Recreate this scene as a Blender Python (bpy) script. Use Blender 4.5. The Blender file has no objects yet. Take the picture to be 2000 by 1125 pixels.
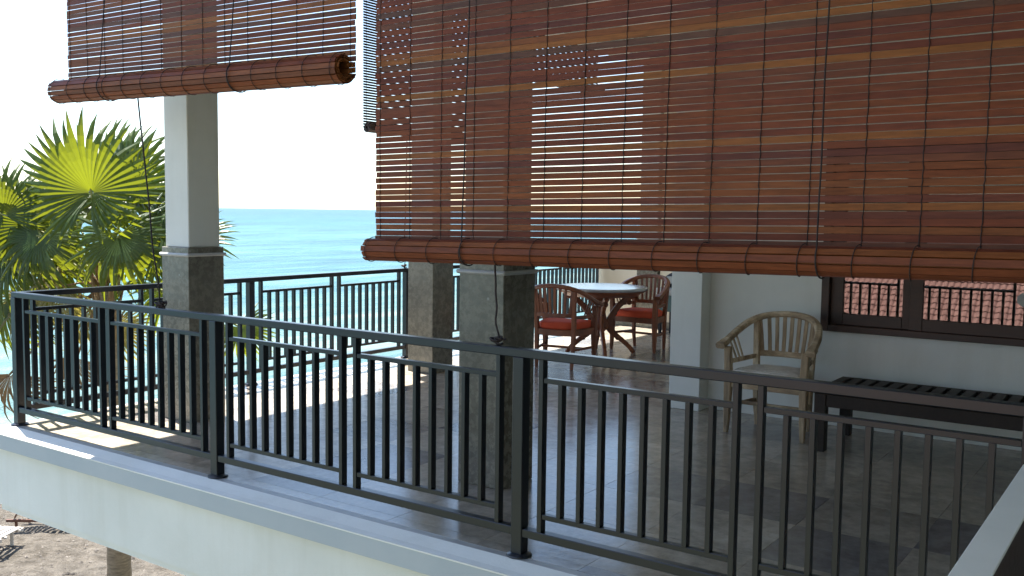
import bpy, bmesh, math, random
from mathutils import Vector, Matrix
random.seed(7)
S = bpy.context.scene
COL = S.collection
R = math.radians

# ------------------------------------------------------------------ camera
CAM = Vector((0, 0, 1.67))
RIGHT = Vector((0.81812475, 0.57490088, 0.0126835))
UP = Vector((-0.05591281, 0.057577, 0.99677412))
FWD = Vector((-0.57231604, 0.81619475, -0.07924949))
FPX = 1878.28
cd = bpy.data.cameras.new('camera')
cam = bpy.data.objects.new('camera', cd)
COL.objects.link(cam)
m = Matrix((RIGHT, UP, -FWD)).transposed().to_4x4()
m.translation = CAM
cam.matrix_world = m
cd.sensor_width = 36
cd.lens = 36 * FPX / 2000
cd.clip_start = 0.05
cd.clip_end = 60000
S.camera = cam


def at(px, py, depth):
    """point on the ray of a photo pixel at a forward depth in metres"""
    return CAM + depth * (FWD + RIGHT * ((px - 1000) / FPX) - UP * ((py - 562.5) / FPX))


# ------------------------------------------------------------------ light
SUN = Vector((-0.36, 0.10, 1.0)).normalized()      # towards the sun
W = bpy.data.worlds.new('World')
S.world = W
W.use_nodes = True
nt = W.node_tree
bg = nt.nodes['Background']
sky = nt.nodes.new('ShaderNodeTexSky')
sky.sky_type = 'NISHITA'
sky.sun_disc = False
sky.sun_elevation = math.asin(SUN.z)
sky.sun_rotation = math.atan2(SUN.x, SUN.y)
sky.air_density = 1.0
sky.dust_density = 0.6
sky.ozone_density = 1.0
nt.links.new(sky.outputs[0], bg.inputs[0])
bg.inputs[1].default_value = 0.085
ld = bpy.data.lights.new('sun', 'SUN')
ld.energy = 5.0
ld.angle = R(0.53)
ld.color = (1.0, 0.96, 0.90)
lo = bpy.data.objects.new('sun', ld)
COL.objects.link(lo)
lo.rotation_euler = SUN.to_track_quat('Z', 'Y').to_euler()
lo.location = (0, 0, 30)
S.view_settings.view_transform = 'Standard'
S.view_settings.look = 'None'
S.view_settings.exposure = 2.1
S.view_settings.gamma = 1.0
S.render.engine = 'CYCLES'
S.cycles.max_bounces = 10
S.cycles.diffuse_bounces = 6
S.cycles.transparent_max_bounces = 12


# ------------------------------------------------------------------ mesh helpers
class MB:
    def __init__(s):
        s.v, s.f, s.sm = [], [], []

    def add(s, vs, fs, smooth=False):
        o = len(s.v)
        s.v += [tuple(v) for v in vs]
        s.f += [tuple(i + o for i in f) for f in fs]
        s.sm += [smooth] * len(fs)
        return s

    def box(s, x0, x1, y0, y1, z0, z1, b=0.0):
        if b <= 0:
            vs = [(x, y, z) for x in (x0, x1) for y in (y0, y1) for z in (z0, z1)]
            return s.add(vs, [(0, 1, 3, 2), (4, 6, 7, 5), (0, 4, 5, 1), (2, 3, 7, 6), (0, 2, 6, 4), (1, 5, 7, 3)])
        bm = bmesh.new()
        bmesh.ops.create_cube(bm, size=1)
        for v in bm.verts:
            v.co = Vector(((x0 + x1) / 2 + v.co.x * (x1 - x0), (y0 + y1) / 2 + v.co.y * (y1 - y0), (z0 + z1) / 2 + v.co.z * (z1 - z0)))
        bmesh.ops.bevel(bm, geom=bm.edges[:], offset=b, segments=1, affect='EDGES', profile=0.5)
        bm.verts.index_update()
        s.add([v.co for v in bm.verts], [[v.index for v in f.verts] for f in bm.faces])
        bm.free()
        return s

    def sweep(s, pts, secs, up=(0, 0, 1), caps=True, smooth=False, closed=False):
        """sweep a section (list of (a,b) offsets: a along side, b along up') along pts; secs: one section or one per point"""
        pts = [Vector(p) for p in pts]
        n = len(pts)
        if not isinstance(secs[0][0], (tuple, list)):
            secs = [secs] * n
        k = len(secs[0])
        vs = []
        up = Vector(up)
        for i, p in enumerate(pts):
            if closed:
                t = pts[(i + 1) % n] - pts[i - 1]
            else:
                t = pts[min(i + 1, n - 1)] - pts[max(i - 1, 0)]
            t.normalize()
            side = t.cross(up)
            if side.length < 1e-5:
                side = Vector((1, 0, 0))
            side.normalize()
            u2 = side.cross(t)
            for a, b in secs[i]:
                vs.append(p + side * a + u2 * b)
        fs = []
        for i in range(n if closed else n - 1):
            j = (i + 1) % n
            for c in range(k):
                d = (c + 1) % k
                fs.append((i * k + c, i * k + d, j * k + d, j * k + c))
        if caps and not closed:
            fs.append(tuple(range(k))[::-1])
            fs.append(tuple((n - 1) * k + c for c in range(k)))
        return s.add(vs, fs, smooth)

    def tube(s, pts, rad, k=6, smooth=True):
        if not isinstance(rad, (list, tuple)):
            rad = [rad] * len(pts)
        secs = [[(r * math.cos(2 * math.pi * c / k), r * math.sin(2 * math.pi * c / k)) for c in range(k)] for r in rad]
        d = Vector(pts[-1]) - Vector(pts[0])
        up = (0, 0, 1) if abs(d.normalized().z) < 0.8 else (0.05, 1, 0)
        return s.sweep(pts, secs, up=up, smooth=smooth)

    def lathe(s, prof, c=(0, 0, 0), k=32, smooth=True):
        vs = []
        for r, z in prof:
            for i in range(k):
                a = 2 * math.pi * i / k
                vs.append((c[0] + r * math.cos(a), c[1] + r * math.sin(a), c[2] + z))
        fs = []
        for j in range(len(prof) - 1):
            for i in range(k):
                i2 = (i + 1) % k
                fs.append((j * k + i, j * k + i2, (j + 1) * k + i2, (j + 1) * k + i))
        fs.append(tuple(range(k))[::-1])
        fs.append(tuple((len(prof) - 1) * k + i for i in range(k)))
        return s.add(vs, fs, smooth)

    def mesh(s, name, mat):
        me = bpy.data.meshes.new(name)
        me.from_pydata(s.v, [], s.f)
        me.polygons.foreach_set('use_smooth', s.sm)
        if mat:
            me.materials.append(mat)
        me.update()
        return me

    def build(s, name, mat, parent=None, loc=None):
        return link(name, s.mesh(name, mat), parent, loc)


def link(name, me, parent=None, loc=None):
    o = bpy.data.objects.new(name, me)
    COL.objects.link(o)
    if parent:
        o.parent = parent
    if loc:
        o.location = loc
    return o


def empty(name, loc, label=None, cat=None, group=None, rz=0):
    o = bpy.data.objects.new(name, None)
    o.empty_display_size = 0.2
    COL.objects.link(o)
    o.location = loc
    o.rotation_euler = (0, 0, rz)
    tag(o, label, cat, group)
    return o


def tag(o, label=None, cat=None, group=None, kind=None):
    if label: o['label'] = label
    if cat: o['category'] = cat
    if group: o['group'] = group
    if kind: o['kind'] = kind
    return o


def rect(w, h, c=0.0):
    if c <= 0:
        return [(-w / 2, -h / 2), (w / 2, -h / 2), (w / 2, h / 2), (-w / 2, h / 2)]
    a, b = w / 2, h / 2
    return [(-a + c, -b), (a - c, -b), (a, -b + c), (a, b - c), (a - c, b), (-a + c, b), (-a, b - c), (-a, -b + c)]


def catmull(pts, n=6):
    pts = [Vector(p) for p in pts]
    P = [2 * pts[0] - pts[1]] + pts + [2 * pts[-1] - pts[-2]]
    out = []
    for i in range(1, len(P) - 2):
        for k in range(n):
            t = k / n
            a, b, c, d = P[i - 1], P[i], P[i + 1], P[i + 2]
            out.append(0.5 * ((2 * b) + (c - a) * t + (2 * a - 5 * b + 4 * c - d) * t * t + (3 * b - a - 3 * c + d) * t ** 3))
    out.append(pts[-1])
    return out


# ------------------------------------------------------------------ materials
def mat_new(name):
    mt = bpy.data.materials.new(name)
    mt.use_nodes = True
    n = mt.node_tree
    return mt, n, n.nodes['Principled BSDF']


def nd(n, t, **kw):
    x = n.nodes.new(t)
    for k, v in kw.items():
        setattr(x, k, v)
    return x


def mapping(n, scale, coord='Object'):
    tc = nd(n, 'ShaderNodeTexCoord')
    mp = nd(n, 'ShaderNodeMapping')
    mp.inputs['Scale'].default_value = scale
    n.links.new(tc.outputs[coord], mp.inputs[0])
    return mp.outputs[0]


def noise(n, vec, scale, detail=5, rough=0.6):
    x = nd(n, 'ShaderNodeTexNoise')
    x.inputs['Scale'].default_value = scale
    x.inputs['Detail'].default_value = detail
    x.inputs['Roughness'].default_value = rough
    if vec is not None:
        n.links.new(vec, x.inputs['Vector'])
    return x.outputs['Fac']


def ramp(n, fac, stops):
    x = nd(n, 'ShaderNodeValToRGB')
    e = x.color_ramp.elements
    while len(e) < len(stops):
        e.new(0.5)
    for el, (p, c) in zip(e, stops):
        el.position = p
        el.color = (*c, 1)
    n.links.new(fac, x.inputs[0])
    return x.outputs[0]


def mixc(n, a, b, fac, mode='MIX'):
    x = nd(n, 'ShaderNodeMix', data_type='RGBA', blend_type=mode)
    for sock, v in ((x.inputs[0], fac), (x.inputs[6], a), (x.inputs[7], b)):
        if isinstance(v, (int, float)):
            sock.default_value = v
        elif isinstance(v, tuple):
            sock.default_value = (*v, 1)
        else:
            n.links.new(v, sock)
    return x.outputs[2]


def bump(n, bsdf, h, strength=0.3, dist=0.01):
    x = nd(n, 'ShaderNodeBump')
    x.inputs['Strength'].default_value = strength
    x.inputs['Distance'].default_value = dist
    n.links.new(h, x.inputs['Height'])
    n.links.new(x.outputs[0], bsdf.inputs['Normal'])


def rng(n, fac, lo_, hi):
    x = nd(n, 'ShaderNodeMapRange')
    x.inputs['To Min'].default_value = lo_
    x.inputs['To Max'].default_value = hi
    n.links.new(fac, x.inputs['Value'])
    return x.outputs[0]


def plain(name, c1, c2, scale=6, rough=0.6, bscale=120, bst=0.15, bdist=0.002, coord='Object', stretch=(1, 1, 1), spec=0.5):
    mt, n, b = mat_new(name)
    v = mapping(n, stretch, coord)
    f = noise(n, v, scale)
    n.links.new(ramp(n, f, [(0.3, c1), (0.7, c2)]), b.inputs['Base Color'])
    b.inputs['Roughness'].default_value = rough
    b.inputs['Specular IOR Level'].default_value = spec
    if bst:
        bump(n, b, noise(n, v, bscale, 3), bst, bdist)
    return mt


def wood(name, cols, axis_stretch, rough=0.45, rnd=True, bst=0.3, coat=0.0):
    """wood with grain along the stretched axis; tone differs by object"""
    mt, n, b = mat_new(name)
    v = mapping(n, axis_stretch)
    oi = nd(n, 'ShaderNodeObjectInfo')
    add = nd(n, 'ShaderNodeVectorMath', operation='ADD')
    cmb = nd(n, 'ShaderNodeCombineXYZ')
    mul = nd(n, 'ShaderNodeMath', operation='MULTIPLY')
    mul.inputs[1].default_value = 37.0
    n.links.new(oi.outputs['Random'], mul.inputs[0])
    for i in range(3):
        n.links.new(mul.outputs[0], cmb.inputs[i])
    n.links.new(v, add.inputs[0])
    n.links.new(cmb.outputs[0], add.inputs[1])
    g = noise(n, add.outputs[0], 7, 8, 0.65)
    g2 = noise(n, add.outputs[0], 1.3, 3, 0.5)
    k = len(cols)
    if rnd:
        base = ramp(n, oi.outputs['Random'], [(i / (k - 1) * 0.98 + 0.01, c) for i, c in enumerate(cols)])
    else:
        base = ramp(n, g2, [(0.25 + 0.5 * i / (k - 1), c) for i, c in enumerate(cols)])
    gr = ramp(n, g, [(0.3, (0.62, 0.6, 0.58)), (0.7, (1.18, 1.14, 1.1))])
    c = mixc(n, base, gr, 1.0, 'MULTIPLY')
    gr2 = ramp(n, g2, [(0.3, (0.8, 0.78, 0.8)), (0.7, (1.15, 1.12, 1.05))])
    c = mixc(n, c, gr2, 0.8, 'MULTIPLY')
    n.links.new(c, b.inputs['Base Color'])
    b.inputs['Roughness'].default_value = rough
    n.links.new(rng(n, g, rough - 0.1, rough + 0.15), b.inputs['Roughness'])
    b.inputs['Coat Weight'].default_value = coat
    b.inputs['Coat Roughness'].default_value = 0.25
    bump(n, b, g, bst, 0.002)
    return mt


M = {}
M['white_paint'] = plain('white_paint', (0.67, 0.665, 0.615), (0.735, 0.73, 0.68), 1.6, 0.75, 55, 0.35, 0.003)
def weather(mt):
    n = mt.node_tree
    b = n.nodes['Principled BSDF']
    src = b.inputs['Base Color'].links[0].from_socket
    f = noise(n, mapping(n, (3.5, 3.5, 0.35)), 1.6, 6, 0.65)
    g = noise(n, mapping(n, (1, 1, 1)), 0.9, 5, 0.6)
    c = mixc(n, src, ramp(n, f, [(0.30, (0.955, 0.95, 0.935)), (0.5, (1, 1, 1))]), 1.0, 'MULTIPLY')
    c = mixc(n, c, ramp(n, g, [(0.32, (0.93, 0.93, 0.91)), (0.6, (1.02, 1.02, 1.02))]), 1.0, 'MULTIPLY')
    n.links.new(c, b.inputs['Base Color'])


weather(M['white_paint'])
M['grey_paint'] = plain('grey_paint', (0.36, 0.40, 0.42), (0.42, 0.45, 0.46), 2, 0.7, 70, 0.25, 0.003)
M['ceiling'] = plain('ceiling', (0.66, 0.65, 0.62), (0.71, 0.70, 0.67), 2, 0.8, 60, 0.1)
M['cream'] = plain('cream', (0.62, 0.56, 0.43), (0.68, 0.62, 0.49), 2, 0.75, 60, 0.25)
M['rail'] = plain('rail_paint', (0.0052, 0.0078, 0.0125), (0.008, 0.0112, 0.0165), 5, 0.28, 160, 0.10, 0.001)
M['dark_wood'] = wood('dark_wood', [(0.030, 0.013, 0.008), (0.045, 0.019, 0.011)], (1, 8, 8), 0.4, False)
M['bench_wood'] = wood('bench_wood', [(0.018, 0.013, 0.010), (0.038, 0.028, 0.021)], (8, 1, 8), 0.5, True)
M['bench_wood'].node_tree.nodes['Principled BSDF'].inputs['Specular IOR Level'].default_value = 0.3
M['teak'] = wood('teak', [(0.16, 0.044, 0.014), (0.24, 0.074, 0.024)], (6, 6, 1), 0.42, False, 0.25, 0.06)
M['teak_h'] = wood('teak_h', [(0.16, 0.044, 0.014), (0.25, 0.078, 0.025)], (3, 3, 3), 0.40, False, 0.25, 0.08)
M['driftwood'] = wood('driftwood', [(0.27, 0.195, 0.115), (0.45, 0.345, 0.22), (0.60, 0.51, 0.38)], (9, 9, 1.4), 0.75, False, 0.7)
M['driftwood_h'] = wood('driftwood_h', [(0.27, 0.195, 0.115), (0.45, 0.345, 0.22), (0.60, 0.51, 0.38)], (3, 9, 9), 0.75, False, 0.7)
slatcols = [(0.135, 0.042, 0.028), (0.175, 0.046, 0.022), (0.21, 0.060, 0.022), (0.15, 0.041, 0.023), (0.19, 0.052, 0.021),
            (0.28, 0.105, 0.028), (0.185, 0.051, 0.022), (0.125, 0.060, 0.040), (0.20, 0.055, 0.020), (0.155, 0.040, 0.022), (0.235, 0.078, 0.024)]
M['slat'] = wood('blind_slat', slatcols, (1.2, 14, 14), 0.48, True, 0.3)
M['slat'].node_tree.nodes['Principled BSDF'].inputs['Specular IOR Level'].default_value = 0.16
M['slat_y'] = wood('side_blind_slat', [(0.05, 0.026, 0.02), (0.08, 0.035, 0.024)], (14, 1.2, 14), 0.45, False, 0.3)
M['cord'] = plain('cord', (0.012, 0.007, 0.006), (0.03, 0.016, 0.013), 60, 0.8, 300, 0.3)
M['cushion_red'] = plain('cushion_red', (0.50, 0.055, 0.018), (0.62, 0.085, 0.028), 5, 0.85, 350, 0.4, 0.002)
M['cushion_beige'] = plain('cushion_beige', (0.50, 0.44, 0.38), (0.72, 0.68, 0.62), 7, 0.9, 22, 0.9, 0.02)
M['trim'] = plain('stone_trim', (0.38, 0.38, 0.37), (0.46, 0.46, 0.45), 8, 0.5, 90, 0.2)


def stone_mat():
    mt, n, b = mat_new('column_stone')
    v = mapping(n, (1, 1, 1))
    a = noise(n, v, 3.5, 8, 0.7)
    c = noise(n, v, 22, 6, 0.7)
    d = noise(n, v, 60, 3, 0.6)
    col = ramp(n, a, [(0.28, (0.11, 0.10, 0.078)), (0.5, (0.18, 0.165, 0.13)), (0.72, (0.26, 0.24, 0.19))])
    col = mixc(n, col, ramp(n, c, [(0.35, (0.75, 0.74, 0.72)), (0.65, (1.15, 1.14, 1.1))]), 0.9, 'MULTIPLY')
    vo = nd(n, 'ShaderNodeTexVoronoi')
    vo.inputs['Scale'].default_value = 13
    n.links.new(v, vo.inputs['Vector'])
    spot = ramp(n, vo.outputs['Distance'], [(0.08, (1, 1, 1)), (0.16, (0, 0, 0))])
    fl = mixc(n, spot, ramp(n, noise(n, v, 4.2, 2), [(0.56, (0, 0, 0)), (0.62, (1, 1, 1))]), 1.0, 'MULTIPLY')
    col = mixc(n, col, (0.36, 0.35, 0.31), fl)
    n.links.new(col, b.inputs['Base Color'])
    n.links.new(rng(n, c, 0.12, 0.42), b.inputs['Roughness'])
    bump(n, b, d, 0.25, 0.002)
    return mt


M['stone'] = stone_mat()


def floor_mat():
    mt, n, b = mat_new('floor_stone')
    oi = nd(n, 'ShaderNodeObjectInfo')
    v = mapping(n, (1, 1, 1))
    add = nd(n, 'ShaderNodeVectorMath', operation='ADD')
    cmb = nd(n, 'ShaderNodeCombineXYZ')
    mul = nd(n, 'ShaderNodeMath', operation='MULTIPLY')
    mul.inputs[1].default_value = 53
    n.links.new(oi.outputs['Random'], mul.inputs[0])
    n.links.new(mul.outputs[0], cmb.inputs[2])
    n.links.new(v, add.inputs[0])
    n.links.new(cmb.outputs[0], add.inputs[1])
    a = noise(n, add.outputs[0], 3.0, 8, 0.68)
    wv = noise(n, add.outputs[0], 11, 6, 0.7)
    base = ramp(n, oi.outputs['Random'], [(0.0, (0.19, 0.175, 0.17)), (0.10, (0.21, 0.195, 0.185)), (0.2, (0.325, 0.29, 0.245)), (0.55, (0.365, 0.325, 0.27)), (1.0, (0.40, 0.36, 0.305))])
    c = mixc(n, base, ramp(n, a, [(0.28, (0.66, 0.645, 0.63)), (0.72, (1.2, 1.18, 1.15))]), 1.0, 'MULTIPLY')
    c = mixc(n, c, ramp(n, wv, [(0.36, (0.80, 0.77, 0.74)), (0.62, (1.1, 1.09, 1.07))]), 1.0, 'MULTIPLY')
    n.links.new(c, b.inputs['Base Color'])
    n.links.new(rng(n, wv, 0.05, 0.28), b.inputs['Roughness'])
    bump(n, b, noise(n, add.outputs[0], 14, 6, 0.7), 0.16, 0.006)
    return mt


M['tile'] = floor_mat()
M['grout'] = plain('grout', (0.19, 0.175, 0.15), (0.23, 0.21, 0.185), 20, 0.9)
M['kerb_stone'] = plain('kerb_stone', (0.24, 0.235, 0.225), (0.33, 0.32, 0.30), 9, 0.4, 40, 0.15)


def sand_mat():
    mt, n, b = mat_new('sand')
    v = mapping(n, (1, 1, 1))
    big = noise(n, v, 0.6, 4)
    mid = noise(n, v, 3.5, 8, 0.7)
    fine = noise(n, v, 30, 4, 0.7)
    c = ramp(n, big, [(0.3, (0.175, 0.152, 0.12)), (0.7, (0.235, 0.207, 0.168))])
    c = mixc(n, c, ramp(n, mid, [(0.38, (0.6, 0.56, 0.5)), (0.58, (1.15, 1.13, 1.1))]), 1.0, 'MULTIPLY')
    n.links.new(c, b.inputs['Base Color'])
    b.inputs['Roughness'].default_value = 0.95
    h = nd(n, 'ShaderNodeMath', operation='ADD')
    n.links.new(mid, h.inputs[0])
    n.links.new(rng(n, fine, 0, 0.35), h.inputs[1])
    bump(n, b, h.outputs[0], 1.0, 0.4)
    return mt


def sea_mat():
    mt, n, b = mat_new('sea')
    v = mapping(n, (1, 1, 1))
    sep = nd(n, 'ShaderNodeSeparateXYZ')
    n.links.new(v, sep.inputs[0])
    # depth of the water grows away from the beach (beach edge at local x = 0, open sea towards -x)
    dist = nd(n, 'ShaderNodeMapRange')
    dist.inputs['From Min'].default_value = 0
    dist.inputs['From Max'].default_value = -900
    n.links.new(sep.outputs[0], dist.inputs['Value'])
    patch = noise(n, mapping(n, (0.012, 0.004, 1)), 1.0, 5, 0.6)
    ad = nd(n, 'ShaderNodeMath', operation='ADD')
    n.links.new(dist.outputs[0], ad.inputs[0])
    n.links.new(rng(n, patch, -0.16, 0.16), ad.inputs[1])
    c = ramp(n, ad.outputs[0], [(0.0, (0.062, 0.128, 0.125)), (0.06, (0.026, 0.096, 0.107)), (0.35, (0.010, 0.070, 0.092)), (1.0, (0.0045, 0.052, 0.075))])
    st1 = noise(n, mapping(n, (0.22, 0.05, 1)), 1.0, 6, 0.65)
    st2 = noise(n, mapping(n, (0.035, 0.010, 1)), 1.0, 6, 0.65)
    c = mixc(n, c, ramp(n, st1, [(0.36, (0.5, 0.68, 0.76)), (0.5, (1, 1, 1)), (0.64, (1.9, 1.4, 1.3))]), 1.0, 'MULTIPLY')
    c = mixc(n, c, ramp(n, st2, [(0.36, (0.45, 0.66, 0.74)), (0.5, (1, 1, 1)), (0.64, (2.0, 1.45, 1.32))]), 1.0, 'MULTIPLY')
    # foam near the beach
    fo = nd(n, 'ShaderNodeMapRange')
    fo.inputs['From Min'].default_value = 0
    fo.inputs['From Max'].default_value = -3.2
    fo.inputs['To Min'].default_value = 0.62
    fo.inputs['To Max'].default_value = 0.0
    n.links.new(sep.outputs[0], fo.inputs['Value'])
    fn = noise(n, mapping(n, (0.9, 0.35, 1)), 1.4, 6, 0.7)
    fa = nd(n, 'ShaderNodeMath', operation='ADD')
    n.links.new(fo.outputs[0], fa.inputs[0])
    n.links.new(fn, fa.inputs[1])
    c = mixc(n, c, (0.85, 0.86, 0.86), ramp(n, fa.outputs[0], [(0.72, (0, 0, 0)), (0.85, (1, 1, 1))]))
    n.links.new(c, b.inputs['Base Color'])
    b.inputs['Roughness'].default_value = 0.3
    b.inputs['Specular IOR Level'].default_value = 0.25
    b.inputs['IOR'].default_value = 1.33
    h1 = noise(n, mapping(n, (0.30, 0.10, 1)), 1.0, 8, 0.62)
    h2 = noise(n, mapping(n, (2.2, 0.9, 1)), 1.0, 4, 0.6)
    h = nd(n, 'ShaderNodeMath', operation='ADD')
    n.links.new(h1, h.inputs[0])
    n.links.new(rng(n, h2, 0, 0.25), h.inputs[1])
    bump(n, b, h.outputs[0], 0.9, 0.9)
    return mt


M['sand'] = sand_mat()
M['sea'] = sea_mat()
M['pebble'] = plain('pebble', (0.07, 0.06, 0.05), (0.24, 0.21, 0.175), 3.0, 0.9)
M['low_bounce_ground'] = plain('low_bounce_ground', (0.055, 0.065, 0.035), (0.11, 0.115, 0.07), 0.8, 0.95, 12, 0.8, 0.05)


def leaf_mat(name, c1, c2, tr):
    mt, n, b = mat_new(name)
    v = mapping(n, (1, 1, 1))
    oi = nd(n, 'ShaderNodeObjectInfo')
    f = noise(n, v, 5, 4)
    c = ramp(n, f, [(0.3, c1), (0.7, c2)])
    c = mixc(n, c, ramp(n, oi.outputs['Random'], [(0, (0.75, 0.85, 0.8)), (1, (1.2, 1.1, 1.0))]), 1.0, 'MULTIPLY')
    n.links.new(c, b.inputs['Base Color'])
    b.inputs['Roughness'].default_value = 0.38
    t = nd(n, 'ShaderNodeBsdfTranslucent')
    n.links.new(mixc(n, c, tr, 0.6), t.inputs[0])
    mx = nd(n, 'ShaderNodeMixShader')
    mx.inputs[0].default_value = 0.5
    n.links.new(b.outputs[0], mx.inputs[1])
    n.links.new(t.outputs[0], mx.inputs[2])
    n.links.new(mx.outputs[0], n.nodes['Material Output'].inputs[0])
    return mt


M['leaf'] = leaf_mat('palm_leaf', (0.022, 0.060, 0.010), (0.042, 0.085, 0.014), (0.30, 0.31, 0.008))
M['leaf_old'] = leaf_mat('palm_leaf_old', (0.12, 0.10, 0.03), (0.22, 0.18, 0.06), (0.45, 0.36, 0.06))
M['leaf_dead'] = leaf_mat('palm_leaf_dead', (0.13, 0.075, 0.035), (0.22, 0.13, 0.06), (0.30, 0.16, 0.05))
M['bark'] = plain('palm_bark', (0.17, 0.12, 0.07), (0.38, 0.28, 0.17), 7, 0.9, 40, 0.8, 0.02, stretch=(1, 1, 4))
M['fibre'] = plain('palm_fibre', (0.16, 0.09, 0.04), (0.36, 0.24, 0.12), 9, 0.9, 60, 0.8, 0.02, stretch=(4, 4, 0.7))
M['petiole'] = plain('petiole', (0.16, 0.20, 0.05), (0.28, 0.26, 0.09), 4, 0.5, 60, 0.1)
M['terracotta'] = plain('terracotta', (0.27, 0.125, 0.095), (0.38, 0.19, 0.15), 2.0, 0.8, 40, 0.3, 0.01)
M['teal'] = plain('teal_paint', (0.035, 0.085, 0.085), (0.05, 0.11, 0.105), 5, 0.5)
M['black'] = plain('black_fabric', (0.010, 0.011, 0.014), (0.02, 0.02, 0.024), 8, 0.8)
M['pale_cloth'] = plain('pale_cloth', (0.35, 0.35, 0.33), (0.45, 0.45, 0.43), 8, 0.85, 30, 0.4, 0.01)
M['lounger_wood'] = wood('lounger_wood', [(0.11, 0.045, 0.025), (0.16, 0.07, 0.04)], (1, 6, 6), 0.6, False)
M['lounger_pale'] = plain('lounger_pale', (0.42, 0.38, 0.33), (0.52, 0.48, 0.43), 6, 0.7)
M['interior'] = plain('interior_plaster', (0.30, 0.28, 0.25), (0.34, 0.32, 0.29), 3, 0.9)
M['cap'] = plain('parapet_cap', (0.66, 0.655, 0.59), (0.72, 0.715, 0.65), 5, 0.35, 50, 0.1)


def table_top_mat():
    mt, n, b = mat_new('table_stone')
    v = mapping(n, (1, 1, 1))
    a = noise(n, v, 4, 8, 0.7)
    n.links.new(ramp(n, a, [(0.3, (0.30, 0.29, 0.28)), (0.7, (0.46, 0.45, 0.43))]), b.inputs['Base Color'])
    n.links.new(rng(n, a, 0.12, 0.3), b.inputs['Roughness'])
    return mt


M['table_stone'] = table_top_mat()


def glass_mat():
    mt, n, b = mat_new('window_glass')
    n.nodes.remove(b)
    g = nd(n, 'ShaderNodeBsdfGlossy')
    g.inputs['Roughness'].default_value = 0.0
    t = nd(n, 'ShaderNodeBsdfTransparent')
    t.inputs[0].default_value = (0.80, 0.84, 0.84, 1)
    fr = nd(n, 'ShaderNodeFresnel')
    fr.inputs[0].default_value = 2.1
    mx = nd(n, 'ShaderNodeMixShader')
    n.links.new(fr.outputs[0], mx.inputs[0])
    n.links.new(t.outputs[0], mx.inputs[1])
    n.links.new(g.outputs[0], mx.inputs[2])
    n.links.new(mx.outputs[0], n.nodes['Material Output'].inputs[0])
    return mt


M['glass'] = glass_mat()

# ------------------------------------------------------------------ ground, sea
GZ = -4.6
SHORE = -21.6
bm = MB()
nx, ny = 90, 90
x0, x1, y0, y1 = SHORE - 0.5, -9.0, 0.0, 22.0
vs, fs = [], []
for j in range(ny + 1):
    for i in range(nx + 1):
        x = x0 + (x1 - x0) * i / nx
        y = y0 + (y1 - y0) * j / ny
        e = min(1, i / 6, (nx - i) / 6, j / 6, (ny - j) / 6)
        z = 0.05 * (math.sin(x * 2.1 + 1.3 * math.sin(y * 1.7)) + math.sin(y * 2.7 + x)) * 0.6 * e + random.uniform(-0.022, 0.022) * e
        slope = -0.25 * max(0, 1 - (x - x0) / 2.0) ** 2
        vs.append((x, y, GZ + z + slope))
for j in range(ny):
    for i in range(nx):
        a = j * (nx + 1) + i
        fs.append((a, a + 1, a + nx + 2, a + nx + 1))
bm.add(vs, fs, True)
BIG = 3000
for a in ((x1, 400, -BIG, BIG), (x0, x1, -BIG, y0), (x0, x1, y1, BIG)):
    z = GZ
    bm.add([(a[0], a[2], z), (a[1], a[2], z), (a[1], a[3], z), (a[0], a[3], z)], [(0, 1, 2, 3)])
tag(bm.build('beach', M['sand']), kind='structure')
gd = MB()
for a in ((-8.95, 400, -400, 400), (-21, -8.95, -400, -2.5)):
    gd.add([(a[0], a[2], GZ + 0.03), (a[1], a[2], GZ + 0.03), (a[1], a[3], GZ + 0.03), (a[0], a[3], GZ + 0.03)], [(0, 1, 2, 3)])
tag(gd.build('low_bounce_ground', M['low_bounce_ground']), kind='structure')  # unseen dark ground, added to cut fill and warm bounce from the sand
peb = MB()
prn = random.Random(11)
for k in range(5200):
    x = prn.uniform(-20.6, -10.5)
    y = prn.uniform(2.5, 13)
    r = 0.012 + 0.05 * prn.random() ** 4
    a = prn.uniform(0, 3)
    zz = GZ + 0.05 * (math.sin(x * 2.1 + 1.3 * math.sin(y * 1.7)) + math.sin(y * 2.7 + x)) * 0.6
    ca, sa = math.cos(a) * r, math.sin(a) * r
    q = prn.uniform(0.5, 0.9)
    peb.add([(x + ca, y + sa, zz), (x - sa * q, y + ca * q, zz + 0.1 * r), (x - ca, y - sa, zz), (x + sa * q, y - ca * q, zz - 0.1 * r), (x + 0.2 * ca, y, zz + 0.55 * r), (x, y, zz - 0.5 * r)],
            [(0, 1, 4), (1, 2, 4), (2, 3, 4), (3, 0, 4), (1, 0, 5), (2, 1, 5), (3, 2, 5), (0, 3, 5)])
tag(peb.build('pebbles', M['pebble']), 'small grey and tan stones scattered over the sand', 'pebbles', kind='stuff')
SEAZ = GZ - 0.17
sea = MB()
sea.add([(-40000, -40000, 0), (0, -40000, 0), (0, 40000, 0), (-40000, 40000, 0)], [(0, 1, 2, 3)])
tag(sea.build('sea', M['sea'], loc=(SHORE + 0.2, 0, SEAZ)), kind='structure')

# ------------------------------------------------------------------ terrace: slab, floor tiles, ledge
XL, YF = -7.30, 3.715           # outer edges of the floor
YW = 7.68                       # house wall plane
YE = 12.75                      # far end of the terrace
slab = MB()
slab.box(XL, 3.2, YF, YW + 0.25, -0.045, -0.012)
slab.box(XL, -3.45, YW + 0.25, YE, -0.045, -0.012)
slab_o = tag(slab.build('terrace_slab', M['grout']), kind='structure')
led = MB()
# profile swept round the outer edge: sloped top, flat ledge, band, recessed fascia
prof = [(0.0, 0.0), (0.012, -0.004), (0.075, -0.026), (0.115, -0.034)]
band = [(0.115, -0.034), (0.115, -0.148)]


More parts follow.
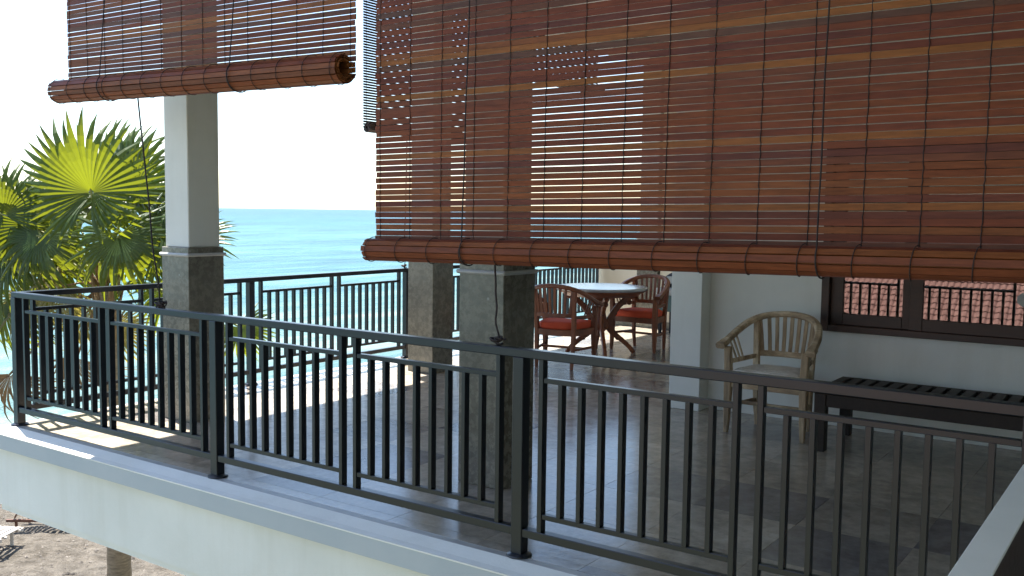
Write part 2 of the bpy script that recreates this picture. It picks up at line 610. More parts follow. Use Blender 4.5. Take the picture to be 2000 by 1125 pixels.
def edge_strip(mb, prof, close=None):
    P = prof if close is None else prof + close
    pts_path = [(XL, YE), (XL, YF), (3.2, YF)]
    vs = []
    for (x, y) in pts_path:
        for o, z in P:
            sx = o if x == XL else 0
            sy = o if y == YF else 0
            vs.append((x - sx, y - sy, z))
    k = len(P)
    fs = []
    for i in range(2):
        for c in range(k - 1 if close is None else k):
            d = (c + 1) % k
            fs.append((i * k + c, i * k + d, (i + 1) * k + d, (i + 1) * k + c))
    mb.add(vs, fs)


edge_strip(led, prof, [(0.115, -0.042), (-0.05, -0.042), (-0.05, 0.0)])
led.build('ledge', M['white_paint'], slab_o)
bnd = MB()
edge_strip(bnd, [(0.113, -0.043), (0.113, -0.148), (0.0, -0.148), (0.0, -0.043)], [])
bnd.build('ledge_band', M['grey_paint'], slab_o)
fas = MB()
edge_strip(fas, [(0.052, -0.149), (0.052, -0.61), (-0.2, -0.61), (-0.2, -0.149)], [])
edge_strip(fas, [(0.036, -0.611), (0.036, -0.655), (-0.2, -0.655), (-0.2, -0.611)], [])
fas.build('fascia', M['white_paint'], slab_o)
und = MB()
und.box(XL + 0.02, 3.2, YF + 0.02, YE, -0.64, -0.05)
und.build('slab_body', M['white_paint'], slab_o)

floor_o = empty('terrace_floor', (0, 0, 0))
tag(floor_o, kind='structure')
T = 0.6
tile_mesh = MB().box(0, T - 0.0016, 0, T - 0.0016, -0.011, 0.0, 0.0005).mesh('tile', M['tile'])


def tile_cells():
    cut = {}
    gx0, gy0 = -2.25, 5.056
    i0 = math.floor((XL - gx0) / T)
    i1 = math.floor((3.2 - gx0) / T)
    j0 = math.floor((YF - gy0) / T)
    j1 = math.floor((YE - gy0) / T)
    for i in range(i0, i1 + 1):
        for j in range(j0, j1 + 1):
            ax, ay = gx0 + i * T, gy0 + j * T
            bx, by = ax + T, ay + T
            ax, ay = max(ax, XL + 0.05), max(ay, YF + 0.05)
            bx, by = min(bx, 3.2), min(by, YE)
            xr = -3.46 if ay > YW - 0.05 else 3.2
            if ay < YW - 0.0001 < by and ax > -3.5:
                by = YW + 0.02
            bx = min(bx, xr)
            if bx - ax < 0.03 or by - ay < 0.03:
                continue
            if ax > 1.6:
                continue
            yield ax, bx, ay, by


for ax, bx, ay, by in tile_cells():
    if abs(bx - ax - T) < 1e-4 and abs(by - ay - T) < 1e-4:
        link('tile', tile_mesh, floor_o, (ax + 0.0008, ay + 0.0008, random.uniform(-0.0006, 0.0006)))
    else:
        MB().box(0, bx - ax - 0.0016, 0, by - ay - 0.0016, -0.011, 0.0, 0.0005).build('tile', M['tile'], floor_o, (ax + 0.0008, ay + 0.0008, random.uniform(-0.0006, 0.0006)))
kb = MB()
kb.box(XL + 0.001, 3.2, YF + 0.001, YF + 0.048, -0.03, 0.001, 0.001)
kb.box(XL + 0.001, XL + 0.048, YF + 0.05, YE, -0.03, 0.001, 0.001)
kb.build('edge_strip', M['kerb_stone'], floor_o)

# ------------------------------------------------------------------ house walls, roof
hw = empty('house_wall', (-3.3, YW, 0), 'white plastered house wall behind the terrace bench and window', 'wall')
WX0, WX1, WZ0, WZ1 = -2.36, 1.4, 0.757, 2.25      # window opening


def part(mb, name, mat, thing):
    o = mb.build(name, mat)
    o.parent = thing
    o.matrix_parent_inverse = Matrix.Translation(-thing.location)
    return o


w = MB()
w.box(-3.312, WX0, YW, YW + 0.2, 0.001, 4.09)
w.box(WX0, WX1, YW, YW + 0.2, 0.001, WZ0)
w.box(WX0, WX1, YW, YW + 0.2, WZ1, 4.09)
w.box(WX1, 3.2, YW, YW + 0.2, 0.001, 4.09)
part(w, 'wall', M['white_paint'], hw)
pw = MB()
pw.box(-3.592, -3.312, 7.50, YW + 0.2, 0.001, 4.09, 0.004)
part(pw, 'pilaster', M['white_paint'], hw)
sw = MB()
sw.box(-3.592, -3.40, YW + 0.2, YE + 3, 0.001, 4.09)
part(sw, 'side_wall', M['white_paint'], hw)
inn = MB()
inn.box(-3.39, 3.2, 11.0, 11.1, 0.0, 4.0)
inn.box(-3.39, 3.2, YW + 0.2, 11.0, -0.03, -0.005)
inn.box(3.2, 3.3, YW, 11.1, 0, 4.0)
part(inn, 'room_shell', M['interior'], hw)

# window: frame boards, sashes and panes
wn = empty('window', (WX0, YW, WZ0), 'dark brown timber window reflecting a red tiled roof above bench', 'window')


def wpart(name, mat, x0, x1, y0, y1, z0, z1, b=0.004):
    return part(MB().box(x0, x1, y0, y1, z0, z1, b), name, mat, wn)


wpart('outer_frame', M['dark_wood'], WX0, WX0 + 0.062, YW - 0.035, YW + 0.14, WZ0, WZ1)
wpart('outer_frame', M['dark_wood'], WX1 - 0.06, WX1, YW - 0.035, YW + 0.14, WZ0, WZ1)
wpart('sill', M['dark_wood'], WX0 + 0.062, WX1 - 0.06, YW - 0.033, YW + 0.14, WZ0, WZ0 + 0.052)
wpart('head', M['dark_wood'], WX0 + 0.062, WX1 - 0.06, YW - 0.033, YW + 0.14, WZ1 - 0.06, WZ1)


def sash(x0, x1, y):
    z0, z1 = WZ0 + 0.054, WZ1 - 0.062
    lw = 0.095
    o = part(MB().box(x0, x0 + lw, y, y + 0.04, z0, z1, 0.003).box(x1 - lw, x1, y, y + 0.04, z0, z1, 0.003)
             .box(x0 + lw, x1 - lw, y + 0.001, y + 0.039, z0, z0 + 0.09, 0.003).box(x0 + lw, x1 - lw, y + 0.001, y + 0.039, z1 - 0.09, z1, 0.003), 'sash', M['dark_wood'], wn)
    g = MB().box(x0 + lw - 0.004, x1 - lw + 0.004, y + 0.017, y + 0.023, z0 + 0.086, z1 - 0.086).build('pane', M['glass'])
    g.parent = o
    return o


sash(WX0 + 0.064, -1.66, YW + 0.012)
sash(-1.695, -0.33, YW - 0.031)
sash(-0.36, 1.33, YW + 0.012)
# round sticker on the glass
part(MB().lathe([(0.042, -0.001), (0.05, -0.001), (0.05, 0.001), (0.042, 0.001)], (0, 0, 0), 28), 'glass_ring', M['pale_cloth'], wn)
ring = [o for o in wn.children if o.name.startswith('glass_ring')][0]
ring.matrix_parent_inverse = Matrix.Identity(4)
ring.location = (-0.925 - WX0, -0.0165, 1.09 - WZ0)
ring.rotation_euler = (R(90), 0, 0)

# unseen roof over the terrace; the part over the landing is added for shade
rf = empty('terrace_roof', (-2, 7, 4.1), 'broad flat white soffited roof over the terrace', 'roof')
ROOFX = -7.50
r_ = MB()
r_.box(ROOFX, 3.4, 3.15, YE + 3, 4.1, 4.3)
r_.box(-1.9, 3.4, -4.5, 3.15, 4.1, 4.3)
part(r_, 'soffit', M['ceiling'], rf)
bmx = MB()
bmx.box(-6.59, 3.2, 4.62, 4.92, 3.82, 4.099)
bmx.box(-6.57, -6.28, 4.92, YE + 1, 3.82, 4.099)
part(bmx, 'beam', M['white_paint'], rf)
bl = MB()
bl.box(-6.75, 1.2, 3.84, 3.90, 3.97, 4.099)
bl.box(-7.18, -7.12, 3.95, 12.4, 3.97, 4.099)
part(bl, 'blind_rail', M['dark_wood'], rf)

# landing where the picture is taken; its unseen walls are added to block light
lan = empty('landing', (1.0, 0.5, 0), 'stair landing next to the terrace with unseen white walls added to block skylight', 'landing')
lw = MB()
lw.box(-0.30, 3.2, -4.4, 3.5, -0.5, -0.25)
lw.box(1.3, 1.5, -4.4, 3.4, -0.25, 4.09)
lw.box(-0.30, 1.3, -4.5, -4.4, -0.25, 4.09)
part(lw, 'wall', M['white_paint'], lan)
ew = MB()
ew.box(1.62, 1.8, 3.9, YW, 0.001, 4.09)
part(ew, 'light_block_wall', M['white_paint'], lan)  # unseen wall added at the right end to keep the terrace dark there
pp = empty('parapet', (-0.36, 1.5, -0.25), 'low dark parapet with smooth pale cap beside the landing', 'parapet')
part(MB().box(-0.394, -0.322, -2.5, 3.48, -0.6, 0.862), 'body', M['dark_wood'], pp)
part(MB().box(-0.399, -0.317, -2.5, 3.485, 0.8625, 0.870, 0.002), 'cap', M['cap'], pp)

# end parapet of the terrace in the sun
ep = empty('end_parapet', (-6.9, YE, 0), 'sunlit cream wall closing the far end of the terrace', 'wall')
part(MB().box(-7.27, -6.60, YE - 0.12, YE + 0.05, 0.0, 1.04, 0.004).box(-6.24, -3.60, YE - 0.12, YE + 0.05, 0.0, 4.08, 0.004), 'wall', M['cream'], ep)
part(MB().box(-7.27, -6.60, YE - 0.135, YE - 0.12, 0.001, 0.10, 0.003).box(-6.24, -3.60, YE - 0.135, YE - 0.12, 0.001, 0.10, 0.003), 'skirting', M['stone'], ep)

# ------------------------------------------------------------------ columns
CW = 0.333


def column(x1_, y0_, label):
    """x1_ = +X face, y0_ = -Y face"""
    cx, cy = x1_ - CW / 2, y0_ + CW / 2
    c = empty('column', (cx, cy, 0), label, 'column', 'stone-footed columns of the terrace')
    h = CW / 2
    MB().box(-h, h, -h, h, 0.001, 1.362, 0.004).build('stone_base', M['stone'], c)
    t = h + 0.018
    MB().box(-t, t, -t, t, 1.292, 1.318, 0.009).build('trim', M['trim'], c)
    s = h - 0.021
    MB().box(-s, s, -s, s, 1.3625, 4.0995 if False else 3.819, 0.006).build('shaft', M['white_paint'], c)
    return c


column(-6.257, 4.60, 'column at the corner of the terrace with white shaft and grey stone base, palm behind')
column(-3.285, 4.60, 'column with grey stone base behind the front railing, close to the hanging blind rope')
column(-6.257, 7.52, 'tan lit stone-based column by the side railing with sunlit floor at its foot')
column(-6.257, 12.58, 'distant stone-based column between the cream end wall and the far armchair')

# ------------------------------------------------------------------ railings
PW = 0.062
bal_me = MB().box(-0.0112, 0.0112, -0.0195, 0.0195, 0.234, 0.868, 0.001).mesh('baluster', M['rail'])
bar_me = MB().box(-0.0122, 0.0122, -0.0205, 0.0205, 0.1445, 0.976, 0.001).mesh('upright_bar', M['rail'])
post_me = MB().box(-PW / 2, PW / 2, -PW / 2, PW / 2, 0.012, 0.9755, 0.003).mesh('post', M['rail'])
plate_me = MB().lathe([(0.062, 0.0), (0.064, 0.004), (0.060, 0.010), (0.050, 0.012), (0.046, 0.016), (0.04, 0.018)], k=24).mesh('base_plate', M['rail'])


def railing(p0, posts, length, label, rz, end_bars=True):
    t = empty('railing', p0, label, 'railing', rz=rz)
    MB().box(-0.031, length, -0.027, 0.027, 0.976, 1.018, 0.004).build('top_rail', M['rail'], t)
    MB().box(-0.02, length, -0.024, 0.024, 0.103, 0.144, 0.003).build('bottom_rail', M['rail'], t)
    for p in posts:
        po = link('post', post_me, t, (p, 0, 0.001))
        link('base_plate', plate_me, po)
    P = list(posts)
    if P[-1] < length - 0.4:
        P.append(P[-1] + (P[1] - P[0]))
    for a, b in zip(P[:-1], P[1:]):
        s = (b - a - 0.25) / 19
        xs = [a + 0.125 + s * k for k in range(20)]
        for k, x in enumerate(xs):
            if x > length:
                continue
            full = k in (0, 9, 10, 19)
            link('upright_bar' if full else 'baluster', bar_me if full else bal_me, t, (x, 0, 0))
        for lo_, hi in ((0, 9), (10, 19)):
            xa, xb = xs[lo_] + 0.0125, min(xs[hi] - 0.0125, length)
            if xa > length:
                continue
            MB().box(xa, xb, -0.016, 0.016, 0.866, 0.890, 0.002).build('panel_rail', M['rail'], t)
            MB().box(xa, xb, -0.016, 0.016, 0.209, 0.234, 0.002).build('panel_rail', M['rail'], t)
    return t


RX, RY = -7.215, 3.772
railing((RX, RY, 0), [0, -4.868 - RX, -2.583 - RX, -0.30 - RX], 8.7, 'dark grey metal railing along the front ledge with blind ropes tied to it', 0)
railing((RX, RY, 0), [2.215, 4.43, 6.645], 8.82, 'dark grey metal side railing facing the sea with sunlit floor along it', R(90), False)
# first bay of the side railing shares the corner post
side = [o for o in bpy.data.objects if o.name.startswith('railing')][-1]
a, b = 0.0, 2.215
s = (b - a - 0.25) / 19
xs = [a + 0.125 + s * k for k in range(20)]
for k, x in enumerate(xs):
    full = k in (0, 9, 10, 19)
    link('upright_bar' if full else 'baluster', bar_me if full else bal_me, side, (x, 0, 0))
for lo_, hi in ((0, 9), (10, 19)):
    for z in (0.866, 0.209):
        MB().box(xs[lo_] + 0.0125, xs[hi] - 0.0125, -0.016, 0.016, z, z + 0.0245, 0.002).build('panel_rail', M['rail'], side)
for ch in side.children:
    if ch.name.startswith('top_rail') or ch.name.startswith('bottom_rail'):
        ch.location.x += 0.055

# ------------------------------------------------------------------ blinds
PITCH, SH, ST = 0.031, 0.0279, 0.005


def blind(x0, x1, yb, zroll, rr, turns, tilt, cords, lifts, label, rope=None):
    """slatted roll-up blind in the plane y = yb, roll centre height zroll at x0"""
    t = empty('blind', ((x0 + x1) / 2, yb, 3.97), label, 'blind', 'front slatted roll-up blinds')
    L = x1 - x0
    ox, oy, oz = t.location
    mes = []
    for _ in range(9):
        w1, w2, p1, p2 = random.uniform(-0.0016, 0.0016), random.uniform(-0.0009, 0.0009), random.uniform(0, 6), random.uniform(0, 6)
        pts = [(-L / 2 + L * k / 6, 0.0012 * math.sin(p2 + k), w1 * math.sin(p1 + k * 0.9) + w2 * math.sin(p2 + 2.3 * k)) for k in range(7)]
        mes.append(MB().sweep(pts, [(-ST / 2, -SH / 2), (ST / 2, -SH / 2), (ST / 2, SH / 2), (-ST / 2, SH / 2)]).mesh('slat', M['slat']))
    ztop, zbot = 3.96, zroll + rr * 0.2
    n = int((ztop - zbot) / PITCH)
    for i in range(n):
        z = zbot + PITCH * (i + 0.5)
        k = 1 - i / n
        o = link('slat', random.choice(mes), t, (random.uniform(-0.005, 0.005), random.uniform(-0.0015, 0.0015), z - oz))
        o.rotation_euler = (R(random.uniform(-4, 4)), -tilt * k + random.gauss(0, 0.0005), 0)
        o.location.z += tilt * k * L / 2
    # roll: sheet comes down at the back, passes under, up the front and winds inwards
    cy = -rr
    zc = zroll - oz + tilt * L / 2
    ang, r = 0.0, rr
    rolled = MB()
    first = True
    while ang < turns * 2 * math.pi and r > 0.02:
        a = ang                     # 0 = back, going down and under towards the front
        c = Vector((0, cy + r * math.cos(a), zc - r * math.sin(a)))
        if ang < 2 * math.pi * 0.86:
            o = link('slat', random.choice(mes), t, (random.uniform(-0.008, 0.008), c.y, c.z))
            o.rotation_euler = (Matrix.Rotation(-tilt, 3, 'Y') @ Matrix.Rotation(-a, 3, 'X')).to_euler()
        else:
            tx, tz = -math.sin(a) * SH / 2, -math.cos(a) * SH / 2
            nx_, nz_ = math.cos(a) * ST / 2, -math.sin(a) * ST / 2
            j = random.uniform(-0.012, 0.008)
            vs = []
            for xx in (-L / 2 - j, L / 2 + j):
                dz = tilt * xx
                for su, sn in ((-1, -1), (1, -1), (1, 1), (-1, 1)):
                    vs.append((xx, c.y + su * tx + sn * nx_, c.z + su * tz + sn * nz_ + dz))
            rolled.add(vs, [(0, 1, 2, 3), (7, 6, 5, 4), (0, 4, 5, 1), (1, 5, 6, 2), (2, 6, 7, 3), (3, 7, 4, 0)])
        step = (SH + 0.0045) / r
        ang += step
        r = rr - (ang / (2 * math.pi)) * 0.0105
    tag(rolled.build('rolled_slats', M['slat'], t), kind='stuff')
    # binding cords
    for cx in cords:
        xl = cx - ox
        pts = []
        z = 3.96 - oz
        zr = zc + tilt * xl
        while z > zr + rr * 0.35:
            pts.append((xl + random.uniform(-0.0022, 0.0022) + 0.004 * math.sin(z * 2.2 + cx), -ST / 2 - 0.002, z))
            z -= PITCH / 2
        c = MB().tube(pts, 0.0021, 4)
        arc = []
        for q in range(15):
            a = R(62 + 16 * q)      # from the underside round the front to the top
            arc.append((xl - 0.012 + 0.0016 * q, cy + (rr + 0.0042) * math.cos(a), zr - (rr + 0.0042) * math.sin(a)))
        c.tube(arc, 0.0022, 4)
        c.build('cord', M['cord'], t)
    for cx in lifts:
        xl = cx - ox
        zr = zc + tilt * xl
        y1_, z1_ = cy + (rr + 0.008) * math.cos(R(225)), zr - (rr + 0.008) * math.sin(R(225))
        pts = [(xl + 0.002 * math.sin(k * 1.7), -0.01 + (y1_ + 0.01) * k / 14, 3.96 - oz + (z1_ - 3.96 + oz) * k / 14) for k in range(14)]
        for q in range(12):
            a = R(225 - 15 * q)
            pts.append((xl + 0.001 * q, cy + (rr + 0.008) * math.cos(a), zr - (rr + 0.008) * math.sin(a)))
        MB().tube(pts, 0.0036, 5).build('lift_rope', M['cord'], t)
    return t


def cordx(x0, x1, n):
    return [x0 + 0.035 + (x1 - x0 - 0.07) * k / (n - 1) for k in range(n)]


blind(-6.60, -3.775, 3.87, 2.475, 0.082, 4.2, -0.016, cordx(-6.60, -3.775, 14), [-5.985, -4.655],
      'dark slatted roll-up blind rolled high between corner column and open sky')
blind(-3.622, 0.05, 3.87, 1.458, 0.062, 3.0, 0.014, cordx(-3.622, 0.05, 18), [-2.945, -1.185],
      'long red-brown slatted roll-up blind lowered over the middle of the terrace')


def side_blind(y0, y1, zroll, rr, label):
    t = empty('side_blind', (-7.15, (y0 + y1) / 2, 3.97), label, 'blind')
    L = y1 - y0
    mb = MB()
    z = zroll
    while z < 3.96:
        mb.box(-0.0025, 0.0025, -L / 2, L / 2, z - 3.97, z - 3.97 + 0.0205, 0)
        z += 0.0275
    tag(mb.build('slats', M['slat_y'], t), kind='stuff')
    ro = MB()
    k = 0
    r = rr
    a = 0
    while r > 0.012:
        c = Vector((rr + r * -math.cos(a), 0, zroll - 3.97 - r * math.sin(a)))
        tx, tz = math.sin(a) * 0.011, -math.cos(a) * 0.011
        nx_, nz_ = math.cos(a) * 0.0022, math.sin(a) * 0.0022
        vs = []
        j = random.uniform(-0.006, 0.006)
        for yy in (-L / 2 - j, L / 2 + j):
            for su, sn in ((-1, -1), (1, -1), (1, 1), (-1, 1)):
                vs.append((c.x + su * tx + sn * nx_, yy, c.z + su * tz + sn * nz_))
        ro.add(vs, [(0, 3, 2, 1), (4, 5, 6, 7), (0, 1, 5, 4), (1, 2, 6, 5), (2, 3, 7, 6), (3, 0, 4, 7)])
        a += 0.0245 / r
        r = rr - a / (2 * math.pi) * 0.0085
    tag(ro.build('rolled_slats', M['slat_y'], t), kind='stuff')
    for y in [y0 + 0.04 + (L - 0.08) * q / 9 for q in range(10)]:
        MB().tube([(0.005, y - (y0 + y1) / 2, 0), (0.005, y - (y0 + y1) / 2, zroll - 3.97)], 0.0025, 4).build('cord', M['cord'], t)
    return t


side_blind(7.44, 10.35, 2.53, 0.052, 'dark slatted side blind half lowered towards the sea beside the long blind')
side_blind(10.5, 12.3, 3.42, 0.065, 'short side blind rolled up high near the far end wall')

# ropes with knots on the rails
def rope(p0, p1, label, tangle, name='pull_rope'):
    t = empty(name, p1, label, 'rope')
    p0, p1 = Vector(p0), Vector(p1)
    d = p0 - p1
    pts = [d * (k / 16) + Vector((0.008 * math.sin(k * 1.1), 0.006 * math.sin(k * 0.8), 0)) * (1 - k / 16) for k in range(17)]
    MB().tube(pts, 0.0052, 6).build('rope', M['cord'], t)
    mb = MB()
    rnd = random.Random(3)
    for q in range(tangle):
        r0 = rnd.uniform(0.014, 0.036)
        ph, tl = rnd.uniform(0, 6), rnd.uniform(-0.9, 0.9)
        c = Vector((rnd.uniform(-0.022, 0.03), rnd.uniform(-0.012, 0.012), rnd.uniform(0.005, 0.034)))
        lp = []
        for k in range(13):
            a = ph + 2 * math.pi * k / 12
            lp.append(c + Vector((r0 * math.cos(a), r0 * 0.6 * math.sin(a) * math.cos(tl), r0 * 0.75 * math.sin(a) * math.sin(tl) + 0.004 * math.sin(2 * a))))
        mb.tube(lp, 0.0046, 5)
    mb.build('knot', M['cord'], t)
    return t


rope((-5.72, 3.83, 2.40), (-5.44, 3.775, 1.02), 'thin dark rope from the high blind knotted on the rail by corner column', 13)
rope((-2.79, 3.83, 1.42), (-2.73, 3.775, 1.02), 'dark rope from the long blind knotted on the railing near a post', 6)
rope((-7.14, 8.12, 2.46), (-7.215, 8.17, 1.02), 'thin rope from the side blind tied to the sea railing', 5)

# ------------------------------------------------------------------ furniture
def barrel_chair(loc, rz, label, wood_v, wood_h, cush, group=None, cushion_h=0.085):
    t = empty('armchair', loc, label, 'armchair', group, rz)
    # local: faces -y
    for sx in (-1, 1):
        pts = [(sx * 0.297, -0.20, 0.001), (sx * 0.294, -0.195, 0.10), (sx * 0.292, -0.19, 0.33), (sx * 0.292, -0.19, 0.45), (sx * 0.30, -0.195, 0.66)]
        ws = [0.034, 0.042, 0.056, 0.056, 0.05]
        MB().sweep(pts, [rect(w_, w_, 0.006) for w_ in ws], up=(0, 1, 0)).build('leg', wood_v, t)
        pts = [(sx * 0.205, 0.215, 0.001), (sx * 0.212, 0.20, 0.16), (sx * 0.216, 0.19, 0.42), (sx * 0.222, 0.205, 0.60), (sx * 0.236, 0.228, 0.835)]
        ws = [0.032, 0.040, 0.048, 0.046, 0.044]
        MB().sweep(pts, [rect(w_, w_, 0.006) for w_ in ws], up=(0, 1, 0)).build('leg', wood_v, t)
    half = [(-0.345, -0.245, 0.668), (-0.335, -0.12, 0.705), (-0.315, 0.03, 0.765), (-0.265, 0.165, 0.83), (-0.165, 0.255, 0.875), (0, 0.287, 0.892)]
    full = half + [(-x, y, z) for x, y, z in half[-2::-1]]
    path = catmull(full, 6)
    n = len(path)
    secs = []
    for i in range(n):
        u = abs(i / (n - 1) * 2 - 1)
        wd = 0.052 + 0.016 * (u > 0.86) + 0.006 * u
        secs.append(rect(wd, 0.046, 0.011))
    MB().sweep(path, secs, up=(0, 0, 1)).build('top_rail', wood_h, t)

    def toppt(x):
        best = min((p for p in path if p.y > -0.02), key=lambda p: abs(p.x - x))
        return best
    # lower back rail, curved, and side rails
    bp = catmull([(-0.222, 0.203, 0.575), (-0.12, 0.248, 0.575), (0, 0.262, 0.575), (0.12, 0.248, 0.575), (0.222, 0.203, 0.575)], 5)
    MB().sweep(bp, rect(0.024, 0.045, 0.005)).build('back_rail', wood_h, t)
    for sx in (-1, 1):
        MB().sweep([(sx * 0.222, 0.195, 0.555), (sx * 0.294, -0.185, 0.545)], rect(0.022, 0.034, 0.004)).build('side_rail', wood_h, t)
        for k in (0.5, 0.62, 0.74):
            p = Vector((sx * 0.222, 0.195, 0.57)).lerp(Vector((sx * 0.294, -0.185, 0.56)), k)
            q = min((c for c in path if c.x * sx > 0.2), key=lambda c: abs(c.y - p.y + 0.0))
            MB().sweep([p, (q.x, p.y, q.z - 0.012)], rect(0.014, 0.014, 0.003), up=(0, 1, 0)).build('spindle', wood_v, t)
    for k in range(8):
        x = -0.182 + 0.052 * k
        b0 = min(bp, key=lambda p: abs(p.x - x))
        tp = toppt(x * 1.16)
        MB().sweep([(x, b0.y, 0.592), (x * 1.08, (b0.y + tp.y) / 2 + 0.004, 0.72), (x * 1.16, tp.y, tp.z - 0.014)], rect(0.030, 0.012, 0.003), up=(0, 1, 0)).build('slat', wood_v, t)
    # seat frame
    sf = MB()
    sf.sweep([(-0.27, -0.19, 0.385), (0.27, -0.19, 0.385)], rect(0.028, 0.07, 0.004))
    for sx in (-1, 1):
        sf.sweep([(sx * 0.292, -0.166, 0.386), (sx * 0.217, 0.17, 0.386)], rect(0.026, 0.068, 0.004))
    sf.sweep(catmull([(-0.196, 0.196, 0.386), (-0.1, 0.225, 0.386), (0, 0.234, 0.386), (0.1, 0.225, 0.386), (0.196, 0.196, 0.386)], 4), rect(0.026, 0.067, 0.004))
    sf.add([(-0.275, -0.18, 0.408), (0.275, -0.18, 0.408), (0.205, 0.19, 0.408), (-0.205, 0.19, 0.408)], [(0, 1, 2, 3)])
    sf.build('seat_frame', wood_h, t)
    # stretchers
    for sx in (-1, 1):
        MB().sweep([(sx * 0.293, -0.178, 0.205), (sx * 0.214, 0.182, 0.205)], rect(0.02, 0.028, 0.004)).build('stretcher', wood_h, t)
    MB().sweep([(-0.252, 0.0, 0.205), (0.252, 0.0, 0.205)], rect(0.02, 0.027, 0.004)).build('stretcher', wood_h, t)
    # cushion: rounded slab following the seat outline
    out = [(-0.262, -0.222), (0.262, -0.222), (0.268, -0.12), (0.228, 0.12), (0.16, 0.195), (0, 0.222), (-0.16, 0.195), (-0.228, 0.12), (-0.268, -0.12)]
    bm = bmesh.new()
    zs = [(0.90, 0.412), (0.985, 0.425), (1.0, 0.412 + cushion_h * 0.5), (0.985, 0.412 + cushion_h * 0.85), (0.90, 0.412 + cushion_h), (0.5, 0.412 + cushion_h + 0.008)]
    rings = []
    for sc, z in zs:
        rings.append([bm.verts.new((x * sc, y * sc, z + random.uniform(-0.002, 0.002))) for x, y in out])
    for a_, b_ in zip(rings[:-1], rings[1:]):
        for i in range(len(out)):
            j = (i + 1) % len(out)
            bm.faces.new((a_[i], a_[j], b_[j], b_[i]))
    bm.faces.new(rings[-1])
    bm.faces.new(rings[0][::-1])
    bmesh.ops.subdivide_edges(bm, edges=bm.edges[:], cuts=1, use_grid_fill=True, smooth=0.6)
    me = bpy.data.meshes.new('cushion')
    bm.to_mesh(me)
    bm.free()
    me.polygons.foreach_set('use_smooth', [True] * len(me.polygons))
    me.materials.append(cush)
    link('cushion', me, t)
    return t


barrel_chair((-2.535, 7.13, 0), R(0), 'weathered pale driftwood armchair with faded seat pad beside bench', M['driftwood'], M['driftwood_h'], M['cushion_beige'], cushion_h=0.082)
barrel_chair((-5.52, 8.84, 0), R(188), 'teak armchair with red cushion, its slatted back to the railing', M['teak'], M['teak_h'], M['cushion_red'])
barrel_chair((-5.43, 10.51, 0), R(-2), 'teak armchair with red cushion on the far side of round table, facing it', M['teak'], M['teak_h'], M['cushion_red'])

tb = empty('round_table', (-5.65, 9.90, 0), 'round stone-topped table on curved carved wooden legs', 'table')
MB().lathe([(0.50, 0.765), (0.535, 0.768), (0.548, 0.778), (0.548, 0.795), (0.540, 0.802), (0.50, 0.803)], k=56).build('table_top', M['table_stone'], tb)
MB().lathe([(0.40, 0.695), (0.43, 0.70), (0.47, 0.73), (0.525, 0.755), (0.525, 0.7645), (0.40, 0.7645)], k=56).build('apron', M['teak_h'], tb)
for q in range(4):
    a = R(38 + 90 * q)
    ca, sa = math.cos(a), math.sin(a)
    pr = catmull([(0.40, 0.70), (0.31, 0.66), (0.20, 0.56), (0.125, 0.44), (0.10, 0.34), (0.15, 0.25), (0.25, 0.17), (0.34, 0.09), (0.385, 0.035), (0.40, 0.012)], 4)
    pts = [(p.x * ca, p.x * sa, p.y) for p in [Vector((u[0], u[1])) if len(u) == 2 else Vector((u[0], u[1])) for u in [(v.x, v.y) for v in pr]]] if False else [(v[0] * ca, v[0] * sa, v[1]) for v in pr]
    n = len(pts)
    secs = []
    for i in range(n):
        u = i / (n - 1)
        wd = 0.07 + 0.035 * math.exp(-((u - 0.45) / 0.12) ** 2) - 0.022 * u
        secs.append(rect(0.046, wd, 0.008))
    lg = MB().sweep(pts, secs, up=(ca, sa, 0.0))
    lg.build('leg', M['teak'], tb)
    # scrolls carved on the leg
    for (rr_, zz, sz) in ((0.335, 0.615, 0.034), (0.17, 0.485, 0.026), (0.205, 0.19, 0.03)):
        c = MB()
        prf = []
        for k in range(7):
            b_ = math.pi * k / 6
            prf.append((sz * math.sin(b_) + 0.001, -sz * math.cos(b_)))
        c.lathe(prf, (0, 0, 0), 12)
        o = c.build('scroll', M['teak'], tb, (rr_ * ca, rr_ * sa, zz))
MB().lathe([(0.05, 0.27), (0.085, 0.30), (0.10, 0.34), (0.07, 0.40), (0.055, 0.50), (0.08, 0.60), (0.12, 0.6945)], k=20).build('pedestal', M['teak'], tb)

# slatted bench
bx0, bx1, by0, by1, bz = -2.115, 0.35, 6.745, 7.46, 0.44
bn = empty('bench', (bx0, by0, 0), 'long low dark bench with slatted top along the house wall', 'bench')


def bpart(name, *b, mat='bench_wood'):
    return part(MB().box(*b, 0.004), name, M[mat], bn)


for lx in (bx0 + 0.01, bx1 - 0.09):
    for ly in (by0 + 0.005, by1 - 0.085):
        bpart('leg', lx, lx + 0.08, ly, ly + 0.08, 0.001, bz - 0.0235)
bpart('side_rail', bx0 + 0.091, bx1 - 0.091, by0 + 0.012, by0 + 0.05, bz - 0.115, bz - 0.024)
bpart('side_rail', bx0 + 0.091, bx1 - 0.091, by1 - 0.05, by1 - 0.012, bz - 0.115, bz - 0.024)
bpart('end_rail', bx0 + 0.014, bx0 + 0.05, by0 + 0.086, by1 - 0.086, bz - 0.105, bz - 0.024)
bpart('top_frame', bx0, bx1, by0, by0 + 0.055, bz - 0.023, bz)
bpart('top_frame', bx0, bx1, by1 - 0.03, by1, bz - 0.023, bz)
x = bx0
sp = 0.098
sl = MB().box(0, 0.068, 0, by1 - 0.031 - by0 - 0.056, -0.022, -0.0008, 0.003).mesh('slat', M['bench_wood'])
while x < bx1 - 0.05:
    link('slat', sl, bn, (x - bx0, 0.056, bz))
    x += sp

